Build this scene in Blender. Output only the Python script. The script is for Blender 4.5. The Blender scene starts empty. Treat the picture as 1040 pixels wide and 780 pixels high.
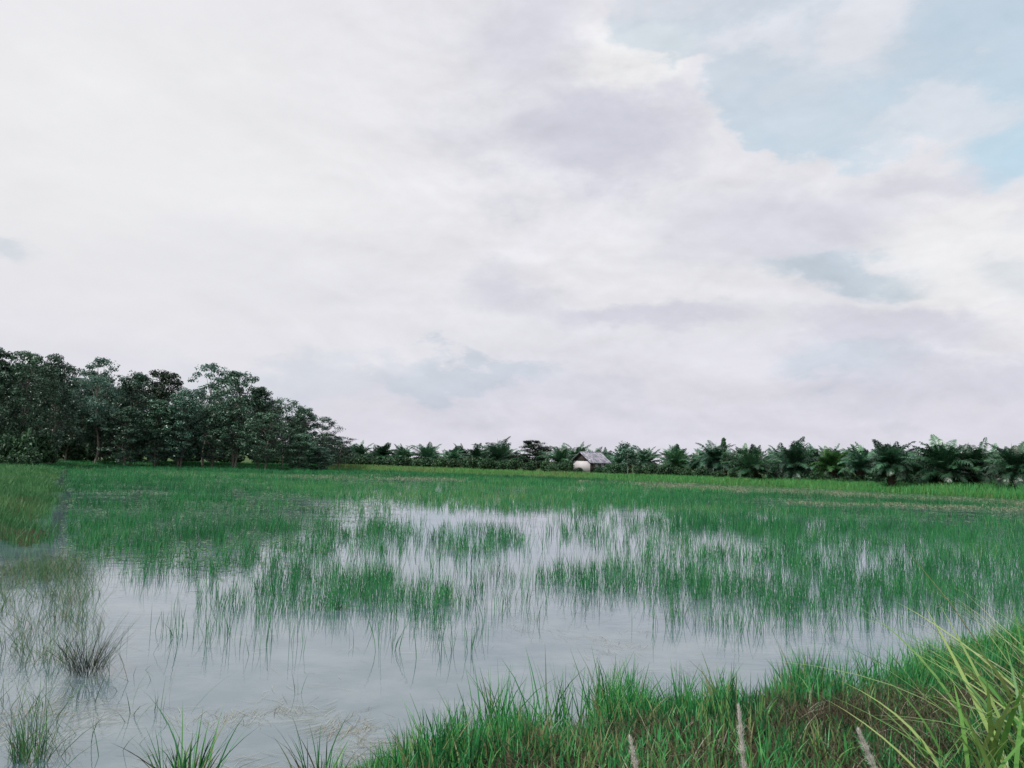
import bpy, math, random
import numpy as np
from mathutils import Matrix, Vector

S = bpy.context.scene
R_ = math.radians
# ------------------------------------------------------------------ camera
F = 786.0                      # focal length in photograph pixels (1040 wide)
PITCH, ROLL, EYE = R_(5.6), R_(1.5), 2.2
cam_d = bpy.data.cameras.new('camera')
cam = bpy.data.objects.new('camera', cam_d)
S.collection.objects.link(cam)
S.camera = cam
cam_d.sensor_width = 36
cam_d.lens = 36 * F / 1040
cam_d.clip_start, cam_d.clip_end = 0.05, 9000
cam.matrix_world = Matrix.Translation((0, 0, EYE)) @ Matrix.Rotation(math.pi / 2 + PITCH, 4, 'X') @ Matrix.Rotation(ROLL, 4, 'Z')
CR = np.array(cam.matrix_world.to_3x3())

# ------------------------------------------------------------------ light
S.view_settings.view_transform = 'Standard'
S.view_settings.look = 'None'
S.view_settings.exposure = 0.08
S.view_settings.gamma = 1.0
S.view_settings.use_curve_mapping = False
S.render.engine = 'CYCLES'
S.cycles.max_bounces = 6
S.cycles.transparent_max_bounces = 6
S.cycles.caustics_reflective = False
S.cycles.caustics_refractive = False
SUN_EL, SUN_AZ = 50, -125      # azimuth from +Y (the view), negative = left
sd = bpy.data.lights.new('sun', 'SUN')
sd.energy, sd.angle, sd.color = 3.4, R_(3), (1.0, 0.96, 0.9)
sun = bpy.data.objects.new('sun', sd)
S.collection.objects.link(sun)
sv = Vector((math.sin(R_(SUN_AZ)) * math.cos(R_(SUN_EL)), math.cos(R_(SUN_AZ)) * math.cos(R_(SUN_EL)), math.sin(R_(SUN_EL))))
sun.rotation_euler = sv.to_track_quat('Z', 'Y').to_euler()
sun.location = (0, 0, 60)


# ------------------------------------------------------------------ pixel <-> ground
def ray(px, py):
    v = np.array([(px - 520) / F, -(py - 390) / F, -1.0])
    return CR @ v


def P(px, py, z=0.0):
    """ground point under a photograph pixel"""
    d = ray(px, py)
    t = (z - EYE) / d[2]
    return np.array([d[0] * t, d[1] * t, z])


def PD(px, dist):
    """ground x, y in the pixel column px at a distance (depth) dist"""
    d = ray(px, 470)
    t = dist / d[1]
    return d[0] * t, d[1] * t


def proj(x, y, z):
    p = np.stack([np.asarray(x, float), np.asarray(y, float), np.asarray(z, float) - EYE + 0 * np.asarray(x, float)], -1) @ CR
    w = np.where(p[..., 2] < -1e-3, -p[..., 2], 1e-3)
    return 520 + F * p[..., 0] / w, 390 - F * p[..., 1] / w


def horizon(px):
    return 467 + (px - 520) * math.tan(ROLL)


# ------------------------------------------------------------------ world sky
W = bpy.data.worlds.new('World')
S.world = W
W.use_nodes = True
nt = W.node_tree
nt.nodes.clear()


class G:
    """tiny node helper"""
    def __init__(s, nt): s.nt = nt; s.n = nt.nodes; s.l = nt.links
    def node(s, t, **k):
        n = s.n.new(t)
        for a, b in k.items(): setattr(n, a, b)
        return n
    def put(s, sock, v):
        if isinstance(v, bpy.types.NodeSocket): s.l.new(v, sock)
        elif v is not None: sock.default_value = v
    def m(s, op, a, b=None, c=None, clamp=False):
        n = s.node('ShaderNodeMath', operation=op, use_clamp=clamp)
        for i, v in enumerate((a, b, c)): s.put(n.inputs[i], v)
        return n.outputs[0]
    def vm(s, op, a, b=None):
        n = s.node('ShaderNodeVectorMath', operation=op)
        s.put(n.inputs[0], a)
        if b is not None: s.put(n.inputs[1], b)
        return n.outputs['Value'] if op == 'LENGTH' else n.outputs[0]
    def noise(s, vec, scale, detail=4, rough=.55, dist=0.0, col=False):
        n = s.node('ShaderNodeTexNoise')
        if vec is not None: s.put(n.inputs['Vector'], vec)
        n.inputs['Scale'].default_value = scale; n.inputs['Detail'].default_value = detail
        n.inputs['Roughness'].default_value = rough; n.inputs['Distortion'].default_value = dist
        return n.outputs['Color'] if col else n.outputs[0]
    def mr(s, v, a, b, c=0.0, d=1.0, smooth=True):
        n = s.node('ShaderNodeMapRange')
        n.interpolation_type = 'SMOOTHSTEP' if smooth else 'LINEAR'
        s.put(n.inputs['Value'], v)
        for k, x in zip(('From Min', 'From Max', 'To Min', 'To Max'), (a, b, c, d)): n.inputs[k].default_value = x
        return n.outputs[0]
    def mix(s, f, a, b):
        n = s.node('ShaderNodeMix', data_type='RGBA')
        s.put(n.inputs[0], f); s.put(n.inputs[6], a); s.put(n.inputs[7], b)
        return n.outputs[2]


g = G(nt)
gen = g.node('ShaderNodeTexCoord').outputs['Generated']
sx = g.node('ShaderNodeSeparateXYZ'); g.l.new(gen, sx.inputs[0])
az = g.m('MULTIPLY', g.m('ARCTAN2', sx.outputs[0], sx.outputs[1]), 57.2958)
el = g.m('MULTIPLY', g.m('ARCSINE', sx.outputs[2]), 57.2958)
cx = g.node('ShaderNodeCombineXYZ'); g.l.new(az, cx.inputs[0]); g.l.new(el, cx.inputs[1])
flat = cx.outputs[0]
# clouds are flatter towards the horizon: warp = noise on direction with z stretched
st = g.node('ShaderNodeMapping'); g.l.new(gen, st.inputs[0]); st.inputs['Scale'].default_value = (1, 1, 2.0)
dirz = st.outputs[0]
w1 = g.noise(dirz, 3.2, 6, .55, 0, True)
w2 = g.noise(dirz, 11, 6, .6, 0, True)
off = g.vm('ADD', g.vm('MULTIPLY', g.vm('SUBTRACT', w1, (.5, .5, .5)), (15, 11, 0)),
           g.vm('MULTIPLY', g.vm('SUBTRACT', w2, (.5, .5, .5)), (6, 6, 0)))
wp = g.vm('ADD', flat, off)
f1 = g.noise(dirz, 4.0, 9, .58, .3)
f2 = g.noise(dirz, 13.0, 8, .6, .2)
fb = g.m('ADD', g.m('MULTIPLY', g.m('SUBTRACT', f1, .5), 1.4), g.m('MULTIPLY', g.m('SUBTRACT', f2, .5), .8))


def ae(px, py):
    d = ray(px, py); d = d / np.linalg.norm(d)
    return math.degrees(math.atan2(d[0], d[1])), math.degrees(math.asin(d[2]))


def blob(px, py, rx, ry, edge=.5, nz=.5, warped=True):
    """soft cloud patch at a sky direction; rx, ry in pixels-equivalent degrees"""
    a, e = ae(px, py)
    v = g.vm('SUBTRACT', wp if warped else flat, (a, e, 0))
    k = 57.3 / F * .93
    v = g.vm('MULTIPLY', v, (1 / (rx * k), 1 / (ry * k), 0))
    ln = g.vm('LENGTH', v)
    val = g.m('ADD', g.m('SUBTRACT', 1.0, ln), g.m('MULTIPLY', fb, nz))
    return g.mr(val, -edge, edge)


def mx(*a):
    r = a[0]
    for b in a[1:]: r = g.m('MAXIMUM', r, b)
    return r


sky = g.node('ShaderNodeTexSky', sky_type='NISHITA')
sky.sun_disc = False
sky.sun_elevation = R_(SUN_EL)
sky.sun_rotation = R_(SUN_AZ)
sky.altitude = 20; sky.air_density = 1.0; sky.dust_density = 1.2; sky.ozone_density = 1.2
SKY_STR = 0.15
blue = g.vm('MULTIPLY', sky.outputs[0], (SKY_STR * 1.15, SKY_STR * 1.5, SKY_STR * 1.2))
gap = mx(blob(900, 60, 190, 92, .13, .8), blob(720, 22, 130, 58, .13, .9), blob(800, 115, 95, 48, .13, .9),
         blob(1060, 90, 90, 90, .2, .5))
puffs = mx(g.m('MULTIPLY', blob(895, 25, 52, 40, .5, .9), .75), g.m('MULTIPLY', blob(770, 58, 75, 18, .5, .9), .6),
           g.m('MULTIPLY', blob(975, 125, 75, 22, .5, .9), .6), g.m('MULTIPLY', blob(650, 5, 90, 12, .6, .6), .4))
gapv = g.m('MULTIPLY', gap, g.m('SUBTRACT', 1.0, puffs))
deep = blob(1075, 50, 120, 130, .9, .1, False)
veil = g.m('SUBTRACT', g.m('ADD', .70, g.m('MULTIPLY', fb, .25)), g.m('MULTIPLY', deep, .18))    # thin high cloud in the gap
cover = g.m('SUBTRACT', 1.0, g.m('MULTIPLY', gapv, g.m('SUBTRACT', 1.0, veil)), None, True)
# holes and grey bellies of the cloud deck
teal = mx(g.m('MULTIPLY', blob(838, 283, 62, 17, .6, .6), .9), g.m('MULTIPLY', blob(870, 383, 55, 14, .6, .7), .55),
          g.m('MULTIPLY', blob(470, 386, 95, 13, .45, .7), .6), g.m('MULTIPLY', blob(300, 385, 90, 16, .7, .7), .35),
          g.m('MULTIPLY', blob(0, 248, 26, 14, .7, .5), .5), g.m('MULTIPLY', blob(1060, 270, 40, 18, .7, .5), .4))
grey = mx(g.m('MULTIPLY', blob(590, 155, 120, 50, .45, .8), .75), g.m('MULTIPLY', blob(780, 240, 120, 42, .7, .7), .6),
          g.m('MULTIPLY', blob(520, 40, 50, 70, .7, .6), .55), g.m('MULTIPLY', blob(655, 330, 70, 16, .7, .8), .65),
          g.m('MULTIPLY', blob(900, 345, 90, 26, .4, .8), .6), g.m('MULTIPLY', blob(545, 300, 60, 24, .7, .8), .5),
          g.m('MULTIPLY', blob(960, 190, 110, 14, .7, .6), .45), g.m('MULTIPLY', blob(980, 400, 110, 18, .7, .8), .5),
          g.m('MULTIPLY', blob(560, 405, 160, 14, .7, .8), .4), g.m('MULTIPLY', blob(280, 280, 150, 50, .8, .8), .2))
bright = mx(g.m('MULTIPLY', blob(625, 75, 85, 42, .3, .8), 1.0), g.m('MULTIPLY', blob(980, 260, 105, 42, .25, .8), .9),
            g.m('MULTIPLY', blob(690, 275, 110, 40, .7, .8), .6), g.m('MULTIPLY', blob(150, 170, 300, 170, .8, .4), .8),
            g.m('MULTIPLY', blob(1010, 325, 50, 35, .6, .8), .7))
lo = g.mr(el, 0, 16)
deck = g.mix(lo, (.675, .665, .74, 1), (.74, .74, .785, 1))
deck = g.mix(g.m('MULTIPLY', bright, .9), deck, (.81, .81, .82, 1))
deck = g.mix(g.m('MULTIPLY', grey, .95), deck, (.55, .56, .65, 1))
deck = g.mix(g.m('MULTIPLY', teal, .85), deck, (.45, .54, .62, 1))
# lit tops and shaded bellies of the billows: the cloud field against itself a little higher up
def shifted(v, dz):
    return g.vm('ADD', v, (0, 0, dz))
r1 = g.m('SUBTRACT', g.noise(dirz, 4.5, 9, .55, .4), g.noise(shifted(dirz, .05), 4.5, 9, .55, .4))
r2 = g.m('SUBTRACT', g.noise(dirz, 12, 8, .58, .3), g.noise(shifted(dirz, .02), 12, 8, .58, .3))
relief = g.m('ADD', g.m('MULTIPLY', r1, .40), g.m('MULTIPLY', r2, .20))
relief = g.m('MULTIPLY', relief, g.mr(az, -28, 2, .25, 1.0))
relief = g.m('MINIMUM', g.m('MAXIMUM', relief, -.14), .07)
mott = g.m('ADD', g.m('ADD', 1.0, g.m('MULTIPLY', fb, .06)), relief)
cmb = g.node('ShaderNodeCombineXYZ')
for i in range(3): g.l.new(mott, cmb.inputs[i])
deck = g.vm('MULTIPLY', deck, cmb.outputs[0])
final = g.mix(cover, blue, deck)
bg = g.node('ShaderNodeBackground'); g.l.new(final, bg.inputs[0]); bg.inputs[1].default_value = 1.0
out = g.node('ShaderNodeOutputWorld'); g.l.new(bg.outputs[0], out.inputs[0])
W.cycles.sampling_method = 'MANUAL'; W.cycles.sample_map_resolution = 512


# ------------------------------------------------------------------ helpers
def material(name):
    m = bpy.data.materials.new(name); m.use_nodes = True
    m.node_tree.nodes.clear()
    return m, G(m.node_tree)


def finish(g, shader, disp=None):
    o = g.node('ShaderNodeOutputMaterial'); g.l.new(shader, o.inputs[0])


def principled(g, col, rough=.6, spec=.3, normal=None, metal=0.0):
    b = g.node('ShaderNodeBsdfPrincipled')
    g.put(b.inputs['Base Color'], col); g.put(b.inputs['Roughness'], rough)
    g.put(b.inputs['Specular IOR Level'], spec); g.put(b.inputs['Metallic'], metal)
    if normal is not None: g.l.new(normal, b.inputs['Normal'])
    return b.outputs[0]


def bump(g, h, strength=.5, dist=.02):
    b = g.node('ShaderNodeBump'); b.inputs['Strength'].default_value = strength
    b.inputs['Distance'].default_value = dist; g.l.new(h, b.inputs['Height'])
    return b.outputs[0]


def leafmat(name, stops, trans=.25, rough=.5, spec=.25, obj_var=.25, patch=None, patch_scale=.5):
    """stops: [(pos, rgb)] over the per-leaf 'tint' attribute"""
    m, g = material(name)
    at = g.node('ShaderNodeAttribute', attribute_name='tint')
    ramp = g.node('ShaderNodeValToRGB')
    e = ramp.color_ramp.elements
    while len(e) < len(stops): e.new(.5)
    for i, (p, c) in enumerate(stops): e[i].position = p; e[i].color = (*c, 1)
    v = at.outputs['Fac']
    g.l.new(v, ramp.inputs[0])
    col = ramp.outputs[0]
    oi = g.node('ShaderNodeObjectInfo')
    hs = g.node('ShaderNodeHueSaturation')
    g.l.new(g.m('ADD', .5 - .03 * obj_var * 4 * .5, g.m('MULTIPLY', oi.outputs['Random'], .03 * obj_var * 4)), hs.inputs['Hue'])
    rr = g.m('FRACT', g.m('MULTIPLY', oi.outputs['Random'], 17.13))
    g.l.new(g.m('ADD', 1 - obj_var, g.m('MULTIPLY', rr, 2 * obj_var)), hs.inputs['Value'])
    g.l.new(col, hs.inputs['Color']); col = hs.outputs[0]
    if patch:
        ps = g.node('ShaderNodeNewGeometry').outputs['Position']
        f = g.mr(g.noise(ps, patch_scale, 3), .42, .62)
        col = g.mix(g.m('MULTIPLY', f, patch[1]), col, (*patch[0], 1))
    a = principled(g, col, rough, spec)
    t = g.node('ShaderNodeBsdfTranslucent'); g.l.new(col, t.inputs[0])
    mx_ = g.node('ShaderNodeMixShader'); mx_.inputs[0].default_value = trans
    g.l.new(a, mx_.inputs[1]); g.l.new(t.outputs[0], mx_.inputs[2])
    finish(g, mx_.outputs[0])
    return m


def mesh_np(name, V, Fq, mat, tint=None, smooth=False):
    """numpy quads -> mesh"""
    me = bpy.data.meshes.new(name)
    V = np.ascontiguousarray(V, np.float32).reshape(-1, 3)
    Fq = np.ascontiguousarray(Fq, np.int32)
    n, k = Fq.shape
    me.vertices.add(len(V)); me.vertices.foreach_set('co', V.ravel())
    me.loops.add(n * k); me.loops.foreach_set('vertex_index', Fq.ravel())
    me.polygons.add(n)
    me.polygons.foreach_set('loop_start', np.arange(0, n * k, k, dtype=np.int32))
    if smooth: me.polygons.foreach_set('use_smooth', np.ones(n, bool))
    if tint is not None:
        a = me.attributes.new('tint', 'FLOAT', 'POINT')
        a.data.foreach_set('value', np.ascontiguousarray(tint, np.float32))
    me.update(calc_edges=True)
    if mat: me.materials.append(mat)
    return me


def link(name, me, parent=None):
    o = bpy.data.objects.new(name, me)
    S.collection.objects.link(o)
    if parent: o.parent = parent
    return o


def tag(o, label=None, cat=None, group=None, kind=None):
    if label: o['label'] = label
    if cat: o['category'] = cat
    if group: o['group'] = group
    if kind: o['kind'] = kind
    return o


def thing(name, loc, rz=0.0, sc=1.0):
    o = bpy.data.objects.new(name, None)
    S.collection.objects.link(o)
    o.location = loc; o.rotation_euler = (0, 0, rz); o.scale = (sc, sc, sc)
    o.empty_display_size = .2
    return o


def dup(src, name=None):
    c = src.copy(); S.collection.objects.link(c)
    for k in ('label',):
        if k in c: del c[k]
    for ch in list(src.children):
        d = ch.copy(); S.collection.objects.link(d); d.parent = c
    return c


def blades(base, h, w, az, lean, curve, fz, tint, levels=4):
    """grass blades as bent tapered strips. base (N,3); lean/curve = horizontal reach as fraction of h"""
    N = len(base)
    t = np.linspace(0, 1, levels)
    up = h[:, None] * t[None] * (1 - .25 * (np.abs(curve)[:, None]) * t[None] ** 2)
    hor = h[:, None] * (lean[:, None] * t[None] + curve[:, None] * t[None] ** 2.2)
    dx, dy = np.cos(az)[:, None], np.sin(az)[:, None]
    C = np.stack([base[:, 0:1] + dx * hor, base[:, 1:2] + dy * hor, base[:, 2:3] + up], -1)
    ww = w[:, None] * .5 * np.array([.75, 1.0, .8, .45, .1] if levels == 5 else [.8, 1.0, .7, .08])[None]
    if levels not in (4, 5): ww = w[:, None] * .5 * np.clip(np.sin(np.pi * (.25 + .75 * t)), .06, 1)[None]
    sx_, sy_ = np.cos(fz)[:, None], np.sin(fz)[:, None]
    Sd = np.stack([sx_ * ww, sy_ * ww, 0 * ww], -1)
    V = np.stack([C - Sd, C + Sd], 2)           # N, L, 2, 3
    idx = np.arange(N)[:, None] * levels * 2 + np.arange(levels - 1)[None] * 2
    Fq = np.stack([idx, idx + 1, idx + 3, idx + 2], -1).reshape(-1, 4)
    return V.reshape(-1, 3), Fq, np.repeat(tint, levels * 2)


rng = np.random.default_rng(11)
_lat = rng.random((256, 256))


def vnoise(x, y):
    x = np.asarray(x, float); y = np.asarray(y, float)
    xi, yi = np.floor(x).astype(int), np.floor(y).astype(int)
    fx, fy = x - xi, y - yi
    fx = fx * fx * (3 - 2 * fx); fy = fy * fy * (3 - 2 * fy)
    a = _lat[xi % 256, yi % 256]; b = _lat[(xi + 1) % 256, yi % 256]
    c = _lat[xi % 256, (yi + 1) % 256]; d = _lat[(xi + 1) % 256, (yi + 1) % 256]
    return (a * (1 - fx) + b * fx) * (1 - fy) + (c * (1 - fx) + d * fx) * fy


def fbm(x, y, o=4):
    r = 0; a = .5
    for i in range(o):
        r = r + a * vnoise(x * 2 ** i + 17.3 * i, y * 2 ** i + 5.1 * i); a *= .5
    return r / (1 - .5 ** o)


def smooth(x, a, b):
    t = np.clip((x - a) / (b - a), 0, 1)
    return t * t * (3 - 2 * t)


def poly_sd(x, y, pts):
    """signed distance to polygon (positive inside)"""
    x = np.asarray(x, float); y = np.asarray(y, float)
    d = np.full(x.shape, 1e9); ins = np.zeros(x.shape, bool)
    n = len(pts)
    for i in range(n):
        x0, y0 = pts[i]; x1, y1 = pts[(i + 1) % n]
        ex, ey = x1 - x0, y1 - y0
        t = np.clip(((x - x0) * ex + (y - y0) * ey) / (ex * ex + ey * ey + 1e-12), 0, 1)
        d = np.minimum(d, np.hypot(x - x0 - t * ex, y - y0 - t * ey))
        c = ((y0 > y) != (y1 > y)) & (x < ex * (y - y0) / (ey if abs(ey) > 1e-12 else 1e-12) + x0)
        ins ^= c
    return np.where(ins, d, -d)


# ------------------------------------------------------------------ terrain
near_px = [(340, 832), (415, 792), (490, 769), (600, 752), (740, 735), (870, 720), (960, 694), (1040, 668), (1150, 640)]
near = [tuple(P(*p)[:2]) for p in near_px]
near = [(-9, 2.6), (-3.0, 3.4)] + near + [(60, 26), (60, -60), (-60, -60), (-60, 3)]
shore_px = [(20, 481), (70, 474.5), (160, 473.5), (250, 475), (330, 477), (450, 481), (560, 485.5), (680, 490), (800, 495), (920, 501), (1040, 507)]
shore = [tuple(P(*p)[:2]) for p in shore_px]
shore = [(-130, 62), shore[0]] + shore[1:] + [(140, 70), (900, 60), (3000, 3000), (-3000, 3000), (-3000, 60)]
bund = [tuple(P(*p)[:2]) for p in [(54, 479), (50, 490), (45, 515), (42, 535), (40, 548), (26, 556), (10, 550), (0, 546), (-60, 550)]] + [(-30, 17), (-130, 60)]


def height(x, y):
    x = np.asarray(x, float); y = np.asarray(y, float)
    n = fbm(x * 1.3, y * 1.3) - .5
    z = np.full(x.shape, -.35) + n * .1
    sdn = poly_sd(x, y, near) + (fbm(x * .9 + 5, y * .9) - .5) * .5
    zn = -.35 + .35 * smooth(sdn, -.9, 0) + .42 * smooth(sdn, 0, 1.0) + .18 * smooth(sdn, 1, 3.5) + n * .1
    sds = poly_sd(x, y, shore)
    zs = -.35 + .35 * smooth(sds, -2, 0) + .35 * smooth(sds, 0, 3) + (fbm(x * .12, y * .12) - .5) * .4 * smooth(sds, 3, 20)
    sdb = poly_sd(x, y, bund) + (fbm(x * .5, y * .5) - .5) * 2.0
    zb = -.35 + .35 * smooth(sdb, -.8, 0) + .22 * smooth(sdb, 0, 1.2) + n * .08
    return np.maximum(np.maximum(z, zn), np.maximum(zs, zb))


rings = np.concatenate([[.01], np.geomspace(1.0, 4000, 330)])
ang = np.concatenate([np.linspace(-40, 40, 420), np.linspace(40, 320, 121)[1:-1]]) * math.pi / 180
Rg, Ag = np.meshgrid(rings, ang, indexing='ij')
X, Y = Rg * np.sin(Ag), Rg * np.cos(Ag)
Z = height(X, Y)
nr, na = Rg.shape
i0 = (np.arange(nr - 1)[:, None] * na + np.arange(na)[None])
i1 = (np.arange(nr - 1)[:, None] * na + (np.arange(na) + 1)[None] % na)
Fq = np.stack([i0, i0 + na, i1 + na, i1], -1).reshape(-1, 4)[:, ::-1]
zone = smooth(poly_sd(X, Y, shore), -3.0, 0.0)            # 0: bare thatch of the near bank, 1: grassy land

m_ground, g = material('ground')
pos = g.node('ShaderNodeNewGeometry').outputs['Position']
at = g.node('ShaderNodeAttribute', attribute_name='tint')
n1 = g.noise(pos, 3, 6, .6); n2 = g.noise(pos, .12, 4); n3 = g.noise(pos, 30, 4, .7)
soil = g.mix(n1, (.015, .015, .009, 1), (.06, .056, .030, 1))
soil = g.mix(g.mr(n3, .5, .75), soil, (.11, .10, .055, 1))
grass = g.mix(g.mr(n2, .35, .65), (.035, .075, .028, 1), (.085, .12, .045, 1))
grass = g.mix(g.mr(n1, .3, .7), grass, (.05, .09, .03, 1))
col = g.mix(at.outputs['Fac'], soil, grass)
finish(g, principled(g, col, .9, .1, bump(g, n3, .8, .03)))
terr = link('ground', mesh_np('ground', np.stack([X, Y, Z], -1), Fq, m_ground, zone.ravel(), True))
tag(terr, 'earth and grass land around the flooded paddy', 'ground', None, 'structure')

# water: one sheet over the basin
m_water, g = material('paddy_water')
pos = g.node('ShaderNodeNewGeometry').outputs['Position']
big = g.noise(pos, .35, 3)
rip = g.noise(pos, 9, 3, .5)
mp = g.node('ShaderNodeMapping'); g.l.new(pos, mp.inputs[0]); mp.inputs['Scale'].default_value = (.5, 2.2, 1)
rip2 = g.noise(mp.outputs[0], 2.2, 4, .55)
hh = g.m('ADD', g.m('MULTIPLY', rip, .35), rip2)
hh = g.m('MULTIPLY', hh, g.mr(big, .4, .6, .35, 1.0))
mud = g.mix(g.mr(g.noise(pos, 1.3, 6, .65), .35, .7), (.065, .11, .13, 1), (.12, .165, .18, 1))
bn = bump(g, hh, .35, .012)
body = g.node('ShaderNodeBsdfDiffuse'); g.l.new(mud, body.inputs[0])
gl = g.node('ShaderNodeBsdfGlossy'); gl.inputs['Roughness'].default_value = .012; gl.inputs[0].default_value = (.97, .98, 1, 1); g.l.new(bn, gl.inputs['Normal'])
fr = g.node('ShaderNodeFresnel'); fr.inputs[0].default_value = 1.8; g.l.new(bn, fr.inputs['Normal'])
mxs = g.node('ShaderNodeMixShader'); g.l.new(g.m('MULTIPLY_ADD', fr.outputs[0], .95, .06), mxs.inputs[0])
g.l.new(body.outputs[0], mxs.inputs[1]); g.l.new(gl.outputs[0], mxs.inputs[2])
finish(g, mxs.outputs[0])
wv = np.array([(-160, 0, 0), (160, 0, 0), (260, 190, 0), (-260, 190, 0)], float)
water = link('paddy_water', mesh_np('paddy_water', wv, np.array([[0, 1, 2, 3]]), m_water))
tag(water, 'calm flooded paddy water mirroring the cloudy sky', 'water', None, 'structure')

# ------------------------------------------------------------------ rubber trees
m_leaf = leafmat('rubber_leaf', [(0, (.022, .06, .038)), (.5, (.05, .12, .075)), (1, (.12, .23, .16))], .14, .36, .55, .35)
m_leaf_pale = leafmat('pale_leaf', [(0, (.05, .11, .09)), (.5, (.09, .18, .14)), (1, (.19, .31, .26))], .35, .4, .5, .15)
m_leaf_dark = leafmat('dark_leaf', [(0, (.010, .022, .014)), (.5, (.018, .04, .022)), (1, (.035, .065, .035))], .15, .5, .3, .1)
m_bush = leafmat('bush_leaf', [(0, (.018, .055, .028)), (.5, (.038, .095, .045)), (1, (.085, .165, .08))], .2, .5, .25, .25)
m_bark, g = material('bark')
pos = g.node('ShaderNodeTexCoord').outputs['Object']
mp = g.node('ShaderNodeMapping'); g.l.new(pos, mp.inputs[0]); mp.inputs['Scale'].default_value = (6, 6, 1.5)
bn_ = g.noise(mp.outputs[0], 2, 5, .6)
finish(g, principled(g, g.mix(bn_, (.07, .06, .05, 1), (.30, .28, .25, 1)), .85, .1, bump(g, bn_, .6, .03)))


def tube(pts, rad, seg=6):
    """pts (n,3), rad (n) -> verts, quads"""
    pts = np.asarray(pts, float); rad = np.asarray(rad, float)
    d = np.gradient(pts, axis=0); d /= np.linalg.norm(d, axis=1)[:, None] + 1e-9
    ref = np.where(np.abs(d[:, 2:3]) > .9, np.array([[1., 0, 0]]), np.array([[0, 0, 1.]]))
    u = np.cross(d, ref); u /= np.linalg.norm(u, axis=1)[:, None] + 1e-9
    v = np.cross(d, u)
    a = np.arange(seg) / seg * 2 * np.pi
    V = pts[:, None] + rad[:, None, None] * (np.cos(a)[None, :, None] * u[:, None] + np.sin(a)[None, :, None] * v[:, None])
    n = len(pts)
    i = np.arange(n - 1)[:, None] * seg + np.arange(seg)[None]
    j = np.arange(n - 1)[:, None] * seg + (np.arange(seg)[None] + 1) % seg
    return V.reshape(-1, 3), np.stack([i, j, j + seg, i + seg], -1).reshape(-1, 4)


class MB:
    def __init__(s): s.V = []; s.F = []; s.T = []; s.n = 0
    def add(s, V, Fq, T=None):
        s.V.append(V); s.F.append(Fq + s.n); s.n += len(V)
        s.T.append(T if T is not None else np.full(len(V), .5))
    def mesh(s, name, mat, smooth=False):
        return mesh_np(name, np.concatenate(s.V), np.concatenate(s.F), mat, np.concatenate(s.T), smooth)


def leaf_quads(c, size, nrm, r, aspect=.5):
    """rhombic leaves centred at c with rough normals nrm"""
    N = len(c)
    nrm = nrm / (np.linalg.norm(nrm, axis=1)[:, None] + 1e-9)
    t = r.normal(size=(N, 3)); t -= (t * nrm).sum(1)[:, None] * nrm; t /= np.linalg.norm(t, axis=1)[:, None] + 1e-9
    b = np.cross(nrm, t)
    s = size[:, None]
    droop = nrm * s * -.15
    V = np.stack([c - t * s * .5 + droop, c + b * s * aspect * .5, c + t * s * .5 + droop, c - b * s * aspect * .5], 1)
    return V.reshape(-1, 3), np.arange(N * 4).reshape(-1, 4)


def make_tree(seed, H, spread, lo=.2, nclus=70, leaves=95, leaf=.42, mat=None, clus=.85, pointy=.5):
    r = np.random.default_rng(seed)
    tr = MB(); cr = MB()
    th = H * .72
    k = 9
    zz = np.linspace(0, th, k)
    wob = np.cumsum(r.normal(0, .12, (k, 2)), 0) * (H / 15)
    wob -= wob[0]
    tp = np.stack([wob[:, 0], wob[:, 1], zz], -1)
    tr.add(*tube(tp, np.linspace(.17, .06, k) * H / 14, 7))
    # clusters inside an uneven crown envelope
    lobes = r.uniform(.75, 1.2, 8)
    cs = []
    for i in range(nclus):
        q = i / nclus
        zr = lo + (1 - lo) * (r.random() ** .85)
        prof = math.sin(math.pi * min(1, max(.06, ((1 - zr) / (1 - lo)) ** pointy * .9 + .1)) * .5) ** .8
        prof *= (.55 + .45 * smooth(np.array(zr), lo, lo + .25))
        a = r.random() * 2 * np.pi
        R = spread * prof * (r.random() ** .45) * lobes[int(a / (2 * np.pi) * 8) % 8]
        c = np.array([math.cos(a) * R, math.sin(a) * R, zr * H])
        cs.append(c)
        if i % 3 == 0:
            z0 = max(H * lo * .6, min(th * .97, c[2] - R * .8 - H * .05))
            p0 = np.array([np.interp(z0, zz, tp[:, 0]), np.interp(z0, zz, tp[:, 1]), z0])
            mid = p0 * .5 + c * .5 + np.array([0, 0, -.06 * H * r.random()])
            rr = .05 * H / 14
            tr.add(*tube([p0, mid, c], [rr, rr * .6, rr * .2], 4))
    for c in cs:
        n = int(leaves * r.uniform(.6, 1.3))
        sz = clus * H / 14 * r.uniform(.7, 1.35)
        o = r.normal(size=(n, 3)); o /= np.linalg.norm(o, axis=1)[:, None]
        o *= (r.random(n)[:, None] ** .4) * sz * np.array([1.25, 1.25, .75])
        # leaves: whorls, normals lean up and outward
        nr_ = o / sz + r.normal(0, .55, (n, 3)) + np.array([0, 0, .7])
        V, Fq = leaf_quads(c + o, r.uniform(.6, 1.2, n) * leaf, nr_, r)
        cr.add(V, Fq, np.repeat(np.clip(r.normal(.5, .2, n) + r.normal(0, .12), 0, 1), 4))
    return tr.mesh('trunk', m_bark, True), cr.mesh('crown', mat or m_leaf)


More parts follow.
